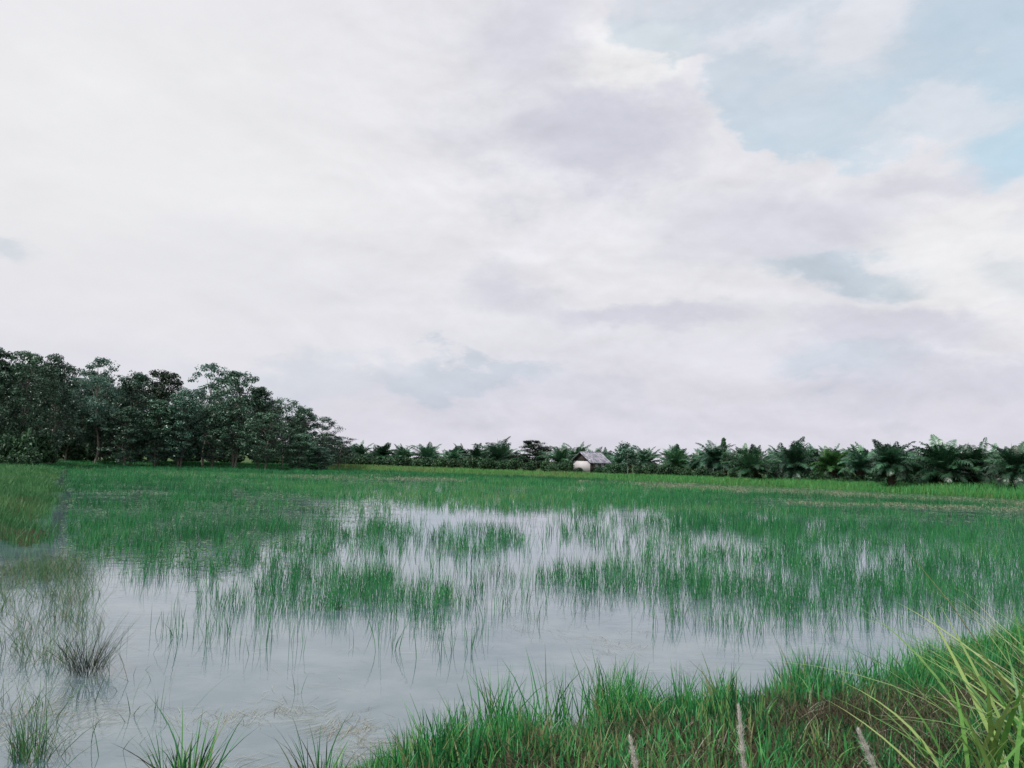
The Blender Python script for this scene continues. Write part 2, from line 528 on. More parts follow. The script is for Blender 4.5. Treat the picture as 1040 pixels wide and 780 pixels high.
TREE = [make_tree(100 + i, 14, r_, lo_, 150, 62, .36, None, .62, p_) for i, (r_, lo_, p_) in enumerate(
    [(3.6, .18, .5), (4.2, .22, .5), (3.2, .12, .6), (4.0, .3, .45), (3.4, .2, .7), (4.4, .25, .5), (3.0, .15, .5)])]
TREE_PALE = [make_tree(140 + i, 14, 3.4, .35, 70, 48, .40, m_leaf_pale, .62, .5) for i in range(2)]
TREE_DARK = [make_tree(150, 14, 3.6, .1, 110, 130, .36, m_leaf_dark, .8, .45)]
TREE_SPARSE = [make_tree(160 + i, 14, 4.4, .28, 66, 60, .36, None, .68, .45) for i in range(2)]
ORD = ['first', 'second', 'third', 'fourth', 'fifth', 'sixth', 'seventh', 'eighth', 'ninth', 'tenth', 'eleventh', 'twelfth',
       'thirteenth', 'fourteenth', 'fifteenth', 'sixteenth', 'seventeenth', 'eighteenth', 'nineteenth', 'twentieth',
       'twenty first', 'twenty second', 'twenty third', 'twenty fourth', 'twenty fifth', 'twenty sixth', 'twenty seventh',
       'twenty eighth', 'twenty ninth', 'thirtieth'] 


def inst(name, meshes, loc, rz, sc, parts=('trunk', 'crown')):
    t = thing(name, loc, rz, 1.0)
    t.scale = sc if isinstance(sc, tuple) else (sc, sc, sc)
    for p, me in zip(parts, meshes):
        link(p, me, t)
    return t


rt = random.Random(5)


def ground_z(x, y): return float(height(np.array([x]), np.array([y]))[0])


# front row of the wood: (px, top y, distance, kind, look)
wood_front = [
    (-22, 352, 84, 0, 'tall leafy rubber tree cut by the left picture edge'),
    (18, 357, 86, 1, 'broad tall rubber tree at the left end of the wood behind the bund'),
    (50, 360, 92, 2, 'tall rubber tree with ragged top just right of the wood\'s left end'),
    (96, 363, 100, 'p', 'tall round topped rubber tree with loose airy leaves, third peak of the wood skyline'),
    (132, 377, 104, 4, 'mid height rubber tree between the airy round topped one and the dark domed one'),
    (160, 376, 112, 'd', 'very dark dense domed tree rising in the middle of the wood'),
    (183, 394, 104, 0, 'lower rubber tree filling the dip between dark dome and pale blue green crown'),
    (207, 369, 112, 'p', 'pale blue green thin crowned tree sticking up above the wood'),
    (236, 377, 106, 5, 'dense dark green tree with wide top right of the pale crown'),
    (262, 392, 108, 6, 'rubber tree whose right shoulder starts the descending skyline'),
    (286, 403, 110, 's', 'open crowned rubber tree on the descending right side of the wood'),
    (306, 411, 112, 4, 'smaller rubber tree near the right end of the wood'),
    (327, 421, 114, 's', 'airy tree with layered crown, last big one at the right end of the wood'),
    (345, 440, 118, 's', 'small dark umbrella shaped tree at the wood\'s right tip, above the palms'),
]
kinds = {'p': TREE_PALE, 'd': TREE_DARK, 's': TREE_SPARSE}


def tree_at(px, top, d, kind, label, group, wide=1.0):
    top += 5
    x, y = PD(px, d)
    z = ground_z(x, y)
    _, pb = proj(x, y, z)
    Hh = (float(pb) - top) * d / F * 1.03
    me = TREE[kind] if isinstance(kind, int) else kinds[kind][rt.randrange(len(kinds[kind]))]
    s = Hh / 14
    t = inst('rubber_tree' if kind != 'd' else 'domed_tree', me, (x, y, z - .05), rt.uniform(0, 6.28), (max(s, .75 * wide) if s < .7 else s * wide, max(s, .75 * wide) if s < .7 else s * wide, s))
    tag(t, label, 'tree', group)
    return t


for px, top, d, k, lab in wood_front:
    tree_at(px, top, d, k, lab, 'trees of the wood at left')
# second skin of trees between the front ones, lower, then rows behind
sky_x = [-60, 0, 30, 60, 70, 90, 110, 135, 160, 185, 200, 235, 265, 300, 340, 350]
sky_y = [352, 360, 360, 366, 376, 370, 372, 384, 384, 396, 392, 386, 394, 414, 434, 450]
cnt = 0
for row, (d0, n, dtop) in enumerate([(97, 13, 20), (112, 13, 6), (126, 13, 4)]):
    for i in range(n):
        px = -30 + (i + .5 + rt.uniform(-.25, .25)) * 370 / n
        top = float(np.interp(px, sky_x, sky_y)) + dtop + rt.uniform(0, 12)
        d = d0 + (px / 370) * 12 + rt.uniform(-3, 3)
        where = ['in the second rank of the wood', 'in the third rank, deep in the wood', 'in the fourth rank at the back of the wood'][row]
        tree_at(px, top, d, rt.randrange(7), '%s rubber tree from the left %s' % (ORD[i], where), 'trees of the wood at left', 1.1)

# ------------------------------------------------------------------ bushes
def make_bush(seed, n=1100, mat=None, leaf=.2):
    r = np.random.default_rng(seed)
    cr = MB(); st_ = MB()
    nb = 9
    for i in range(nb):
        a, R = r.random() * 6.28, .75 * r.random() ** .6
        c = np.array([math.cos(a) * R, math.sin(a) * R, r.uniform(.35, .8)])
        st_.add(*tube([[c[0] * .2, c[1] * .2, 0], c * [.6, .6, .6], c], [.035, .025, .01], 4))
        k = n // nb
        o = r.normal(size=(k, 3)); o /= np.linalg.norm(o, axis=1)[:, None]; o *= (r.random(k)[:, None] ** .35) * r.uniform(.28, .45)
        p = c + o; p[:, 2] = np.maximum(p[:, 2], .03)
        V, Fq = leaf_quads(p, r.uniform(.6, 1.2, k) * leaf, o * 2 + r.normal(0, .5, (k, 3)) + [0, 0, .5], r)
        cr.add(V, Fq, np.repeat(np.clip(r.normal(.5, .22, k), 0, 1), 4))
    return st_.mesh('stem', m_bark), cr.mesh('foliage', mat or m_bush)


BUSH = [make_bush(300 + i) for i in range(5)]
_sp = np.array([P(a, b)[:2] for a, b in shore_px])


def shore_depth(px):
    return float(np.interp(px, [a for a, b in shore_px], _sp[:, 1]))



def bush_at(px, py, hpx, wpx, k, label, group='bushes along the far shore', deep=13):
    d = shore_depth(px) + deep * (shore_depth(px) / 110)
    x_, y_ = PD(px, d); p = (x_, y_)
    hm, wm = hpx * d / F, wpx * d / F
    deep += rt.uniform(-2, 2)
    t = inst('bush', BUSH[k % 5], (p[0], p[1], ground_z(p[0], p[1]) - .03), rt.uniform(0, 6.28), (wm / 2.0, wm / 2.0, hm / 1.1), ('stem', 'foliage'))
    tag(t, label, 'bush', group)


# bush belt, left of the hut (from the wood to the hut) and right of it
xs = np.arange(262, 578, 11.5)
for i, px in enumerate(xs):
    base = float(np.interp(px, [262, 330, 450, 560, 600], [471.5, 473, 476.5, 480.5, 482]))
    h_ = rt.uniform(10, 16) if px > 330 else rt.uniform(10, 17)
    k = len(xs) - i
    bush_at(px + rt.uniform(-3, 3), base, h_, rt.uniform(17, 25), rt.randrange(5),
            '%s low green bush to the left of the hut along the far shore' % ORD[k - 1])
xs2 = np.arange(618, 700, 10)
for i, px in enumerate(xs2):
    base = float(np.interp(px, [600, 690], [482, 486.5]))
    bush_at(px, base, rt.uniform(10, 17), rt.uniform(16, 22), rt.randrange(5), '%s low green bush to the right of the hut along the far shore' % ORD[i])
bush_at(577, 481.5, 15, 14, 2, 'dark bush hiding the lower left corner of the hut', deep=11)
bush_at(588, 481.5, 8, 14, 4, 'very low bush in front of the white hut wall', deep=9)
bush_at(608, 483, 10, 17, 3, 'low bush directly in front of the dark side of the hut')
bush_at(1003, 499, 11, 24, 1, 'low round bush on the grassy strip right of the largest palm')
bush_at(938, 499, 8, 20, 0, 'small bush at the foot of the largest palm, left side')
xs3 = np.arange(706, 1060, 13)
for i, px in enumerate(xs3):
    base = float(np.interp(px, [690, 860, 1040], [485.5, 492, 499]))
    bush_at(px + rt.uniform(-5, 5), base, rt.uniform(8, 14), rt.uniform(16, 24), rt.randrange(5), '%s scrubby bush under the right hand palms, counted from the hut side' % ORD[i])
# dark undergrowth at the foot of the wood
xs4 = np.arange(-10, 262, 21)
for i, px in enumerate(xs4):
    base = float(np.interp(px, [0, 60, 250], [475, 470.8, 470.5]))
    bush_at(px + rt.uniform(-5, 5), base, rt.uniform(10, 20), rt.uniform(20, 30), rt.randrange(5), '%s undergrowth bush from the left at the foot of the wood' % ORD[i], 'undergrowth at the foot of the wood')

for i, px in enumerate(np.arange(-40, 360, 15)):
    bush_at(px + rt.uniform(-4, 4), 0, rt.uniform(28, 40) if px < 250 else rt.uniform(18, 24), rt.uniform(36, 46), rt.randrange(5), '%s tall shadowed thicket bush from the left behind the tree trunks' % ORD[i], 'undergrowth at the foot of the wood', 24)
# ------------------------------------------------------------------ oil palms
m_frond = leafmat('palm_frond', [(0, (.02, .055, .028)), (.5, (.038, .12, .062)), (1, (.10, .24, .13))], .14, .38, .5, .32)
m_frond_y = leafmat('palm_frond_bright', [(0, (.03, .09, .028)), (.5, (.06, .17, .05)), (1, (.12, .27, .08))], .3, .4, .4, .08)
m_ptrunk, g = material('palm_trunk')
pos = g.node('ShaderNodeTexCoord').outputs['Object']
finish(g, principled(g, g.mix(g.noise(pos, 6, 5, .6), (.02, .016, .012, 1), (.10, .075, .05, 1)), .9, .1))


def make_palm(seed, nf=38, L=4.3, th=1.9, mat=None, up=1.0):
    r = np.random.default_rng(seed)
    tr = MB(); cr = MB()
    tr.add(*tube([[0, 0, 0], [.03, 0, th * .5], [0, .03, th], [0, 0, th + .4]], [.42, .36, .34, .12], 10))
    for i in range(46):     # old frond stumps on the trunk
        a = i * 2.4; z = .15 + (th - .1) * i / 46
        c = np.array([math.cos(a), math.sin(a), 0])
        tr.add(*tube([c * .28 + [0, 0, z], c * .52 + [0, 0, z + .12], c * .62 + [0, 0, z + .34]], [.09, .07, .03], 4))
    for i in range(nf):
        q = i / (nf - 1)                       # 0 young upright, 1 old drooping
        a = i * 2.39996 + r.normal(0, .12)
        e0 = R_(86 - 92 * q ** .9 * up + r.normal(0, 9))    # start elevation
        ben = R_(38 + 55 * q + r.normal(0, 8))
        Lf = L * (.72 + .4 * math.sin(math.pi * min(1, q * .8 + .15))) * r.uniform(.62, 1.15)
        n = 15
        t = np.linspace(0, 1, n)
        e = e0 - ben * t ** 1.5
        ds = Lf / (n - 1)
        hx = np.concatenate([[0], np.cumsum(np.cos(e[:-1]) * ds)]); hz = np.concatenate([[0], np.cumsum(np.sin(e[:-1]) * ds)])
        sw = r.normal(0, .2) * t ** 2 * Lf
        base = np.array([0, 0, th + .1])
        dirh = np.array([math.cos(a), math.sin(a), 0]); side = np.array([-math.sin(a), math.cos(a), 0])
        C = base + hx[:, None] * dirh + hz[:, None] * np.array([0, 0, 1]) + sw[:, None] * side
        C[:, 2] = np.maximum(C[:, 2], .25)
        tint = np.clip(r.normal(.55, .25) - .3 * q, 0, 1)
        V, Fq = tube(C, np.linspace(.05, .012, n), 3)
        cr.add(V, Fq, np.full(len(V), min(1, tint + .25)))
        # leaflets
        m = 44
        tt = np.linspace(.16, .99, m)
        for sgn in (-1, 1):
            cc = np.stack([np.interp(tt, t, C[:, k]) for k in range(3)], -1)
            ee = np.interp(tt, t, e)
            tan = np.cos(ee)[:, None] * dirh + np.sin(ee)[:, None] * np.array([0, 0, 1])
            nup = -np.sin(ee)[:, None] * dirh + np.cos(ee)[:, None] * np.array([0, 0, 1])
            ll = .95 * np.sin(np.pi * np.clip(tt * .85 + .12, 0, 1)) * r.uniform(.8, 1.1, m) + .1
            d1 = sgn * side * .75 + tan * .5 + nup * r.uniform(-.1, .4, m)[:, None]
            d1 /= np.linalg.norm(d1, axis=1)[:, None]
            mid = cc + d1 * ll[:, None] * .55
            d2 = d1 * .8 + np.array([0, 0, -1]) * r.uniform(.35, 1.0, m)[:, None]
            tip = mid + d2 / np.linalg.norm(d2, axis=1)[:, None] * ll[:, None] * .5
            wv_ = tan * .05
            Vl = np.stack([cc - wv_ * .5, cc + wv_ * .5, mid + wv_, mid - wv_, tip + wv_ * .15, tip - wv_ * .15], 1).reshape(-1, 3)
            b = np.arange(m)[:, None] * 6
            Fl = np.concatenate([b + [0, 1, 2, 3], b + [3, 2, 4, 5]])
            cr.add(Vl, Fl, np.repeat(np.clip(tint + r.normal(0, .12, m), 0, 1), 6))
    # closed spear leaf
    V, Fq = tube([[0, 0, th + .3], [.05, .02, th + L * .45], [.12, .03, th + L * .85]], [.09, .07, .01], 5)
    cr.add(V, Fq, np.full(len(V), .8))
    return tr.mesh('trunk', m_ptrunk), cr.mesh('crown', mat or m_frond)


PALM = [make_palm(500 + i, nf, L, th, None, up) for i, (nf, L, th, up) in enumerate(
    [(40, 4.2, 1.7, 1.0), (32, 4.4, 1.5, .8), (44, 3.8, 2.6, 1.05), (36, 4.8, 1.3, .9), (26, 4.0, 2.2, .7), (30, 4.4, 1.0, .6), (34, 4.1, 3.0, 1.1)])]
PALM_Y = make_palm(520, 36, 3.9, 1.8, m_frond_y, .8)
PTOP = 5.9

palms_front = [   # px, top y, base y, variant, label
    (365, 449, 473, 0, 'palm beside the wood, first oil palm from the left'),
    (387, 450, 474, 2, 'rounded oil palm in the left part of the palm line, second from the wood'),
    (410, 453, 475, 1, 'feathery oil palm in the left palm line, third from the wood'),
    (433, 450, 476, 3, 'spiky topped oil palm in the left palm line, fourth from the wood'),
    (460, 454, 477, 4, 'oil palm fifth from the wood, just left of a slightly taller one'),
    (482, 452, 478, 0, 'oil palm leaning against the left side of the tallest palm left of the hut'),
    (508, 446, 478, 3, 'tallest spreading oil palm between the wood and the hut'),
    (570, 452, 481, 1, 'oil palm directly left of the hut'),
    (640, 455, 485, 4, 'oil palm behind the thin young tree right of the hut'),
    (686, 454, 487, 1, 'pale arching oil palm with open crown, well right of the hut'),
    (722, 449, 486, 2, 'bushy green oil palm with a leaning crown under the tall spear'),
    (764, 455, 489, 3, 'low wide oil palm with drooping fronds left of the big arching palm'),
    (806, 447, 490, 0, 'big arching oil palm standing free right of centre, clear dark trunk'),
    (846, 454, 491.5, 'y', 'bright yellow green oil palm, the lightest crown in the line'),
    (874, 453, 493, 4, 'oil palm between the yellow green palm and the dark shaggy one'),
    (906, 449, 496, 2, 'dark shaggy oil palm with fronds hanging to the ground left of the largest'),
    (960, 445, 497.5, 0, 'largest oil palm near the right edge with wide dark crown and visible trunk'),
    (990, 449, 498, 1, 'drooping oil palm overlapping the right side of the largest palm'),
    (1032, 450, 501, 2, 'oil palm cut by the right picture edge'),
]
ptop_cache = {}


def palm_at(px, top, base, v, label, group='oil palms along the far shore', depth=None):
    if depth is None:
        p = P(px, base, .35); x, y = p[0], p[1]
    else:
        x, y = PD(px, depth)
    z = ground_z(x, y)
    _, pb = proj(x, y, z)
    me = PALM_Y if v == 'y' else PALM[v]
    if id(me) not in ptop_cache:
        co = np.empty(len(me[1].vertices) * 3, np.float32); me[1].vertices.foreach_get('co', co)
        ptop_cache[id(me)] = float(np.percentile(co.reshape(-1, 3)[:, 2], 99.3))
    s = (float(pb) - top) * y / F / ptop_cache[id(me)]
    t = inst('oil_palm', me, (x, y, z - .05), rt.uniform(0, 6.28), (s * 1.02, s * 1.02, s))
    wd_ = rt.uniform(.8, 1.05); t.scale = (s * wd_, s * wd_, s)
    t.rotation_euler[0] = rt.uniform(-.12, .12); t.rotation_euler[1] = rt.uniform(-.12, .12)
    tag(t, label, 'palm tree', group)


for a in palms_front:
    if a[0] < 700: palm_at(*a, depth=shore_depth(a[0]) + 24)
    else: palm_at(*a)
for row, (dd, n, t0) in enumerate([(9, 26, 456), (24, 26, 454), (44, 28, 453.5)]):
    for i in range(n):
        px = 340 + (i + .5 + rt.uniform(-.3, .3)) * 715 / n
        fd = float(np.interp(px, [340, 600, 700, 860, 1040], [150, 150, 122, 108, 100]))
        palm_at(px, t0 + rt.uniform(-4, 7), None, rt.randrange(7),
                '%s from the left among the oil palms of the %s row, partly hidden' % (ORD[i], ['second', 'third', 'rearmost'][row]),
                'oil palms of the rear rows', fd + dd + rt.uniform(-3, 3))
# dense dark broadleaf tree left of the hut, thin young tree right of it, narrow conical tops
def small_tree(px, top, base, meshes, wpx, label, name='tree'):
    p = P(px, base, .35)
    z = ground_z(p[0], p[1])
    _, pb = proj(p[0], p[1], z)
    s = (float(pb) - top) * p[1] / F / 14
    w_ = wpx * p[1] / F / 7.5
    t = inst(name, meshes, (p[0], p[1], z - .05), rt.uniform(0, 6.28), (w_, w_, s))
    tag(t, label, 'tree')


small_tree(541, 448, 479, TREE_DARK[0], 36, 'dense round dark green tree in the palm line left of the hut', 'broadleaf_tree')
small_tree(637, 450.5, 485, make_tree(171, 14, 3.6, .35, 16, 60, .9, None, 1.4, .5), 24, 'thin young tree with sparse leaf tufts just right of the hut', 'young_tree')
small_tree(735, 446, 487, make_tree(172, 14, 1.6, .3, 40, 70, .8, m_bush, .9, .6), 12, 'slim columnar tree poking up above the palms, behind the bushy palm', 'columnar_tree')
small_tree(762, 455, 489, make_tree(173, 14, 1.0, .3, 30, 50, .7, m_bush, .8, .6), 8, 'very narrow pointed tree above the low drooping palm', 'columnar_tree')

# ------------------------------------------------------------------ hut
def boxv(x0, x1, y0, y1, z0, z1):
    V = np.array([[x, y, z] for z in (z0, z1) for y in (y0, y1) for x in (x0, x1)], float)
    Fq = np.array([[0, 2, 3, 1], [4, 5, 7, 6], [0, 1, 5, 4], [2, 6, 7, 3], [0, 4, 6, 2], [1, 3, 7, 5]])
    return V, Fq


m_white, g = material('whitewashed_board')
pos = g.node('ShaderNodeTexCoord').outputs['Object']
finish(g, principled(g, g.mix(g.noise(pos, 3, 5), (.50, .48, .48, 1), (.66, .64, .66, 1)), .7, .2))
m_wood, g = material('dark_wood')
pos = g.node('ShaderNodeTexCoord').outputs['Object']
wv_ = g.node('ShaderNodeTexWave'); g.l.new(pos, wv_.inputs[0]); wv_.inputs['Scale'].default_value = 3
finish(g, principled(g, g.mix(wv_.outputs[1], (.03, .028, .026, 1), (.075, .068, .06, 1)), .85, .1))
m_zinc, g = material('weathered_zinc')
pos = g.node('ShaderNodeTexCoord').outputs['Object']
mp = g.node('ShaderNodeMapping'); g.l.new(pos, mp.inputs[0]); mp.inputs['Scale'].default_value = (1.2, .3, 1)
zc = g.mix(g.mr(g.noise(mp.outputs[0], 2.5, 4), .4, .62), (.20, .20, .24, 1), (.46, .46, .52, 1))
zc = g.mix(g.mr(g.noise(pos, 5, 5), .6, .75), zc, (.14, .11, .10, 1))
finish(g, principled(g, zc, .6, .3))
m_shut, g = material('pale_shutter'); finish(g, principled(g, (.36, .38, .40, 1), .7, .2))

hp = P(600, 482.5, .35)
HD = hp[1]
hx, hy = PD(600, HD + 1.5)
hut = thing('hut', (hx, hy, ground_z(hx, hy)), R_(42), .78)
# local: ridge along x; gable (white) at x = -L/2 ; long wall facing -y
L_, Wd, EH, RH = 5.0, 4.4, 2.55, 4.15
mb = MB(); mb.add(*boxv(-L_ / 2, L_ / 2, -Wd / 2, -Wd / 2 + .08, .4, EH)); mb.add(*boxv(-L_ / 2, L_ / 2, Wd / 2 - .08, Wd / 2, .4, EH))
mb.add(*boxv(L_ / 2 - .08, L_ / 2 - .003, -Wd / 2 + .083, Wd / 2 - .083, .4, EH))
link('wall', mb.mesh('wall', m_wood), hut)
mb = MB(); mb.add(*boxv(-L_ / 2 + .003, -L_ / 2 + .08, -Wd / 2 + .083, Wd / 2 - .083, .4, EH + .35))
o = link('wall', mb.mesh('white_wall', m_white), hut); o['label'] = 'white gable end wall'
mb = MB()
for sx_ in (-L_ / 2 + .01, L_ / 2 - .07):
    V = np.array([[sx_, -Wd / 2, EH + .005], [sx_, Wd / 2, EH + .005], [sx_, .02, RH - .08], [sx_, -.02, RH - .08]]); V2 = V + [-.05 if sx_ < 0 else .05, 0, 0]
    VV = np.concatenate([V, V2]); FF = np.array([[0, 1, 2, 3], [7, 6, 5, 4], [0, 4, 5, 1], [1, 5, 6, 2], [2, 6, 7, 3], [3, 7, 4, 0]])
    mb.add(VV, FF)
link('gable', mb.mesh('gable', m_wood), hut)  # dark board triangles; their dark tone also stands for shade under the overhang
rf = MB()
nx = 60
for s_ in (-1, 1):          # corrugated slopes
    xs_ = np.linspace(-L_ / 2 - .55, L_ / 2 + .35, nx * 2)
    cor = np.where(np.arange(nx * 2) % 2, .025, -.025)
    e_z = EH - .32; yy = s_ * (Wd / 2 + .5)
    A = np.stack([xs_, np.full_like(xs_, s_ * .02), RH + cor], -1); B = np.stack([xs_, np.full_like(xs_, yy), e_z + cor], -1)
    dn = np.array([0, 0, -.04])
    V = np.concatenate([A, B, A + dn, B + dn]); k = len(xs_); i = np.arange(k - 1)
    FF = np.concatenate([np.stack([i, i + 1, i + 1 + k, i + k], -1), np.stack([i + 2 * k, i + 3 * k, i + 1 + 3 * k, i + 1 + 2 * k], -1),
                         np.stack([i + k, i + 1 + k, i + 1 + 3 * k, i + 3 * k], -1), [[0, k, 3 * k, 2 * k], [k - 1, 3 * k - 1, 4 * k - 1, 2 * k - 1]]])
    rf.add(V, FF)
roof = link('roof', rf.mesh('roof', m_zinc), hut)
mb = MB(); mb.add(*tube([[-L_ / 2 - .56, 0, RH + .04], [L_ / 2 + .36, 0, RH + .04]], [.08, .08], 8)); link('ridge_cap', mb.mesh('ridge_cap', m_zinc, True), roof)
for wx in (-.9, .65, 1.75):
    mb = MB(); mb.add(*boxv(wx - .42, wx + .42, -Wd / 2 - .05, -Wd / 2 - .003, 1.15, 2.1)); w_ = link('window', mb.mesh('window', m_shut), hut)
    mb = MB()
    for a, b, c, d in ((-.5, .5, 2.1, 2.18), (-.5, .5, 1.07, 1.15), (-.5, -.42, 1.15, 2.1), (.42, .5, 1.15, 2.1)):
        mb.add(*boxv(wx + a, wx + b, -Wd / 2 - .06, -Wd / 2 - .002, c, d))
    link('frame', mb.mesh('frame', m_wood), w_)
for px_ in (-L_ / 2 + .2, 0, L_ / 2 - .2):
    for py_ in (-Wd / 2 + .2, Wd / 2 - .2):
        mb = MB(); mb.add(*tube([[px_, py_, -.1], [px_, py_, .4]], [.08, .08], 6)); link('post', mb.mesh('post', m_wood), hut)
tag(hut, 'small farm hut with grey zinc roof and white gable end among the bushes', 'hut')

# ------------------------------------------------------------------ rice in the paddy
m_rice = leafmat('rice_blade', [(0, (.010, .09, .03)), (.45, (.024, .19, .06)), (.8, (.06, .27, .08)), (1, (.20, .28, .11))], .18, .45, .3, 0.0)
m_mix = leafmat('bank_grass', [(0, (.012, .05, .02)), (.18, (.02, .10, .035)), (.42, (.04, .25, .075)), (.62, (.10, .29, .07)), (.8, (.18, .23, .09)), (1, (.20, .19, .10))], .14, .45, .3, 0.0)
m_straw = leafmat('straw', [(0, (.020, .018, .012)), (.5, (.088, .082, .046)), (1, (.42, .42, .35))], .1, .7, .15, 0.0)  # straw colours; dark end also paints the shade among the bank grass roots


def ell(px, py, cx_, cy_, rx, ry, w_=1.0, e=.45):
    q = np.hypot((px - cx_) / rx, (py - cy_) / ry)
    return w_ * smooth(1 + e - q, 0, 2 * e)


def rice_density(px, py):
    yb = py - (px - 520) * math.tan(ROLL) * .5
    D = np.zeros_like(px)
    far = smooth(-py, -532 - 0 * px, -512) * smooth(px, 40, 75)          # the far half
    D = np.maximum(D, .85 * smooth(-(py - .05 * (px - 440)), -524, -506) * smooth(px, 380, 470))
    D = np.maximum(D, .55 * smooth(-py, -520, -496) * smooth(px, 56, 66))
    L = [(170, 535, 130, 38, .55), (185, 572, 85, 22, .55), (150, 555, 60, 40, .5), (290, 560, 60, 22, .35),
         (310, 597, 46, 26, 1.0), (360, 603, 60, 22, .65), (436, 614, 18, 30, .95), (485, 548, 44, 13, .95), (380, 545, 60, 18, .5),
         (350, 525, 60, 20, .35), (480, 590, 130, 40, .17), (560, 560, 200, 26, .18),
         (590, 590, 40, 12, .55), (660, 590, 90, 16, .65), (740, 595, 70, 20, .55), (640, 548, 120, 14, .45), (700, 520, 130, 12, .9),
         (840, 600, 95, 26, 1.0), (900, 585, 150, 40, .9), (990, 590, 90, 40, .95), (900, 535, 200, 16, 1.0), (1000, 555, 120, 30, .8),
         (800, 556, 140, 18, .5), (780, 625, 120, 22, .22), (900, 632, 100, 16, .2), (300, 640, 130, 24, .13), (430, 655, 60, 25, .1),
         (250, 600, 60, 30, .25)]
    for a in L: D = np.maximum(D, ell(px, py, *a))
    # open strips of water
    gaps = [(420, 488, 60, 3.2, .8), (640, 491, 70, 3, .75), (330, 484.5, 50, 2, .6), (450, 505 + 25, 120, 9, .55), (640, 519, 34, 5, .8),
            (900, 560, 60, 5, .4)]
    gp = np.zeros_like(px)
    for a in gaps: gp = np.maximum(gp, ell(px, py, *a))
    shore_line = 489 + (px - 680) * .047
    gp = np.maximum(gp, .93 * smooth(px, 600, 680) * smooth(py - shore_line, -3, 0) * smooth(shore_line + 9 - py, 0, 3))
    gp = np.maximum(gp, .8 * smooth(px, 700, 800) * np.exp(-((py - shore_line - 17) / 3.5) ** 2))
    gp = np.maximum(gp, .9 * smooth(-px, -76, -62) * smooth(px, 50, 58))
    return D * (1 - gp)


def scatter(n, d0, d1, half=.72):
    u = rng.random(n); d = np.sqrt(d0 ** 2 + u * (d1 ** 2 - d0 ** 2))
    x = (rng.random(n) * 2 - 1) * half * d
    return x, d


VV, FF, TT = [], [], []
off_ = 0
for d0, d1, tuft, nb, wd, spr, hh_ in [(5, 16, 34, 6, .007, .05, .42), (16, 30, 21, 6, .010, .06, .44), (30, 60, 11, 5, .016, .09, .42), (60, 150, 4.2, 6, .028, .16, .42)]:
    area = .72 * (d1 ** 2 - d0 ** 2)
    x, y = scatter(int(area * tuft), d0, d1)
    px, py = proj(x, y, 0 * x)
    D = rice_density(px, py)
    nz = fbm(x * .8, y * .8, 4); nz2 = fbm(x * .22 + 9, y * .22, 3)
    D = D * (.35 + 1.5 * smooth(nz, .3, .65)) * (.55 + .8 * smooth(nz2, .3, .6))
    nz3 = fbm(x * .05 + 3, y * .16 + 1, 4)       # long sparse strips across the far field
    D = D * np.where(y > 26, .35 + .65 * smooth(nz3, .36, .52), 1)
    lowD = smooth(py, 560, 600) * smooth(-py, -690, -640)
    D = D + .008 * lowD
    keep = (rng.random(len(x)) < D) & (height(x, y) < -.03) & (px > -60) & (px < 1100)
    x, y = x[keep], y[keep]; Dk = D[keep]
    k = np.maximum(1, (rng.poisson(nb, len(x)) * np.clip(.4 + Dk, .3, 1.1)).astype(int))
    k = np.where(Dk < .1, np.minimum(k, 2), k)
    X_ = np.repeat(x, k); Y_ = np.repeat(y, k); n = len(X_)
    tl = np.repeat(rng.normal(0, .12, len(x)), k); th_ = np.repeat(rng.uniform(.75, 1.2, len(x)), k)
    base = np.stack([X_ + rng.normal(0, spr, n), Y_ + rng.normal(0, spr, n), np.full(n, -.06)], -1)
    h = hh_ * th_ * rng.uniform(.55, 1.2, n)
    az_ = rng.random(n) * 2 * np.pi
    lean = np.abs(rng.normal(0, .13, n)); curve = np.abs(rng.normal(0, .16, n))
    fz = rng.normal(0, .7, n)
    gust = (fbm(base[:, 0] * .5, base[:, 1] * .5 + 40) - .5) + 2.4 * (fbm(base[:, 0] * .04 + 2, base[:, 1] * .12 + 60) - .5) * (base[:, 1] > 20)
    tint = np.clip(rng.normal(.42, .16, n) + tl + gust * .5, 0, 1)
    V, Fq, T = blades(base, h, wd * rng.uniform(.7, 1.2, n), az_, lean, curve, fz, tint, 4)
    VV.append(V); FF.append(Fq + off_); TT.append(T); off_ += len(V)
print('rice blades', off_ // 8)
rice = link('rice_grass', mesh_np('rice_grass', np.concatenate(VV), np.concatenate(FF), m_rice, np.concatenate(TT)))
tag(rice, 'young green rice blades standing in the flooded field', 'rice', None, 'stuff')

# floating weed flecks: left mat, right far band, scattered bits
def flecks(spec, name, mat, label, cat, zz=.006, tintf=None):
    V_, T_ = [], []
    for x, y, s, t in spec:
        n = len(x)
        a = rng.random((n, 5)).cumsum(1); a = a / (a[:, -1:] + .3) * 2 * np.pi
        a = a[:, :4]
        r = s[:, None] * rng.uniform(.5, 1, (n, 4))
        q = rng.uniform(0, np.pi, n)[:, None]
        ex, ey = np.cos(a) * r, np.sin(a) * r * .45
        V = np.stack([x[:, None] + ex * np.cos(q) - ey * np.sin(q), y[:, None] + ex * np.sin(q) + ey * np.cos(q), zz + rng.uniform(0, .012, (n, 4))], -1)
        V_.append(V.reshape(-1, 3)); T_.append(np.repeat(t, 4))
    V = np.concatenate(V_)
    o = link(name, mesh_np(name, V, np.arange(len(V)).reshape(-1, 4), mat, np.concatenate(T_)))
    tag(o, label, cat, None, 'stuff')


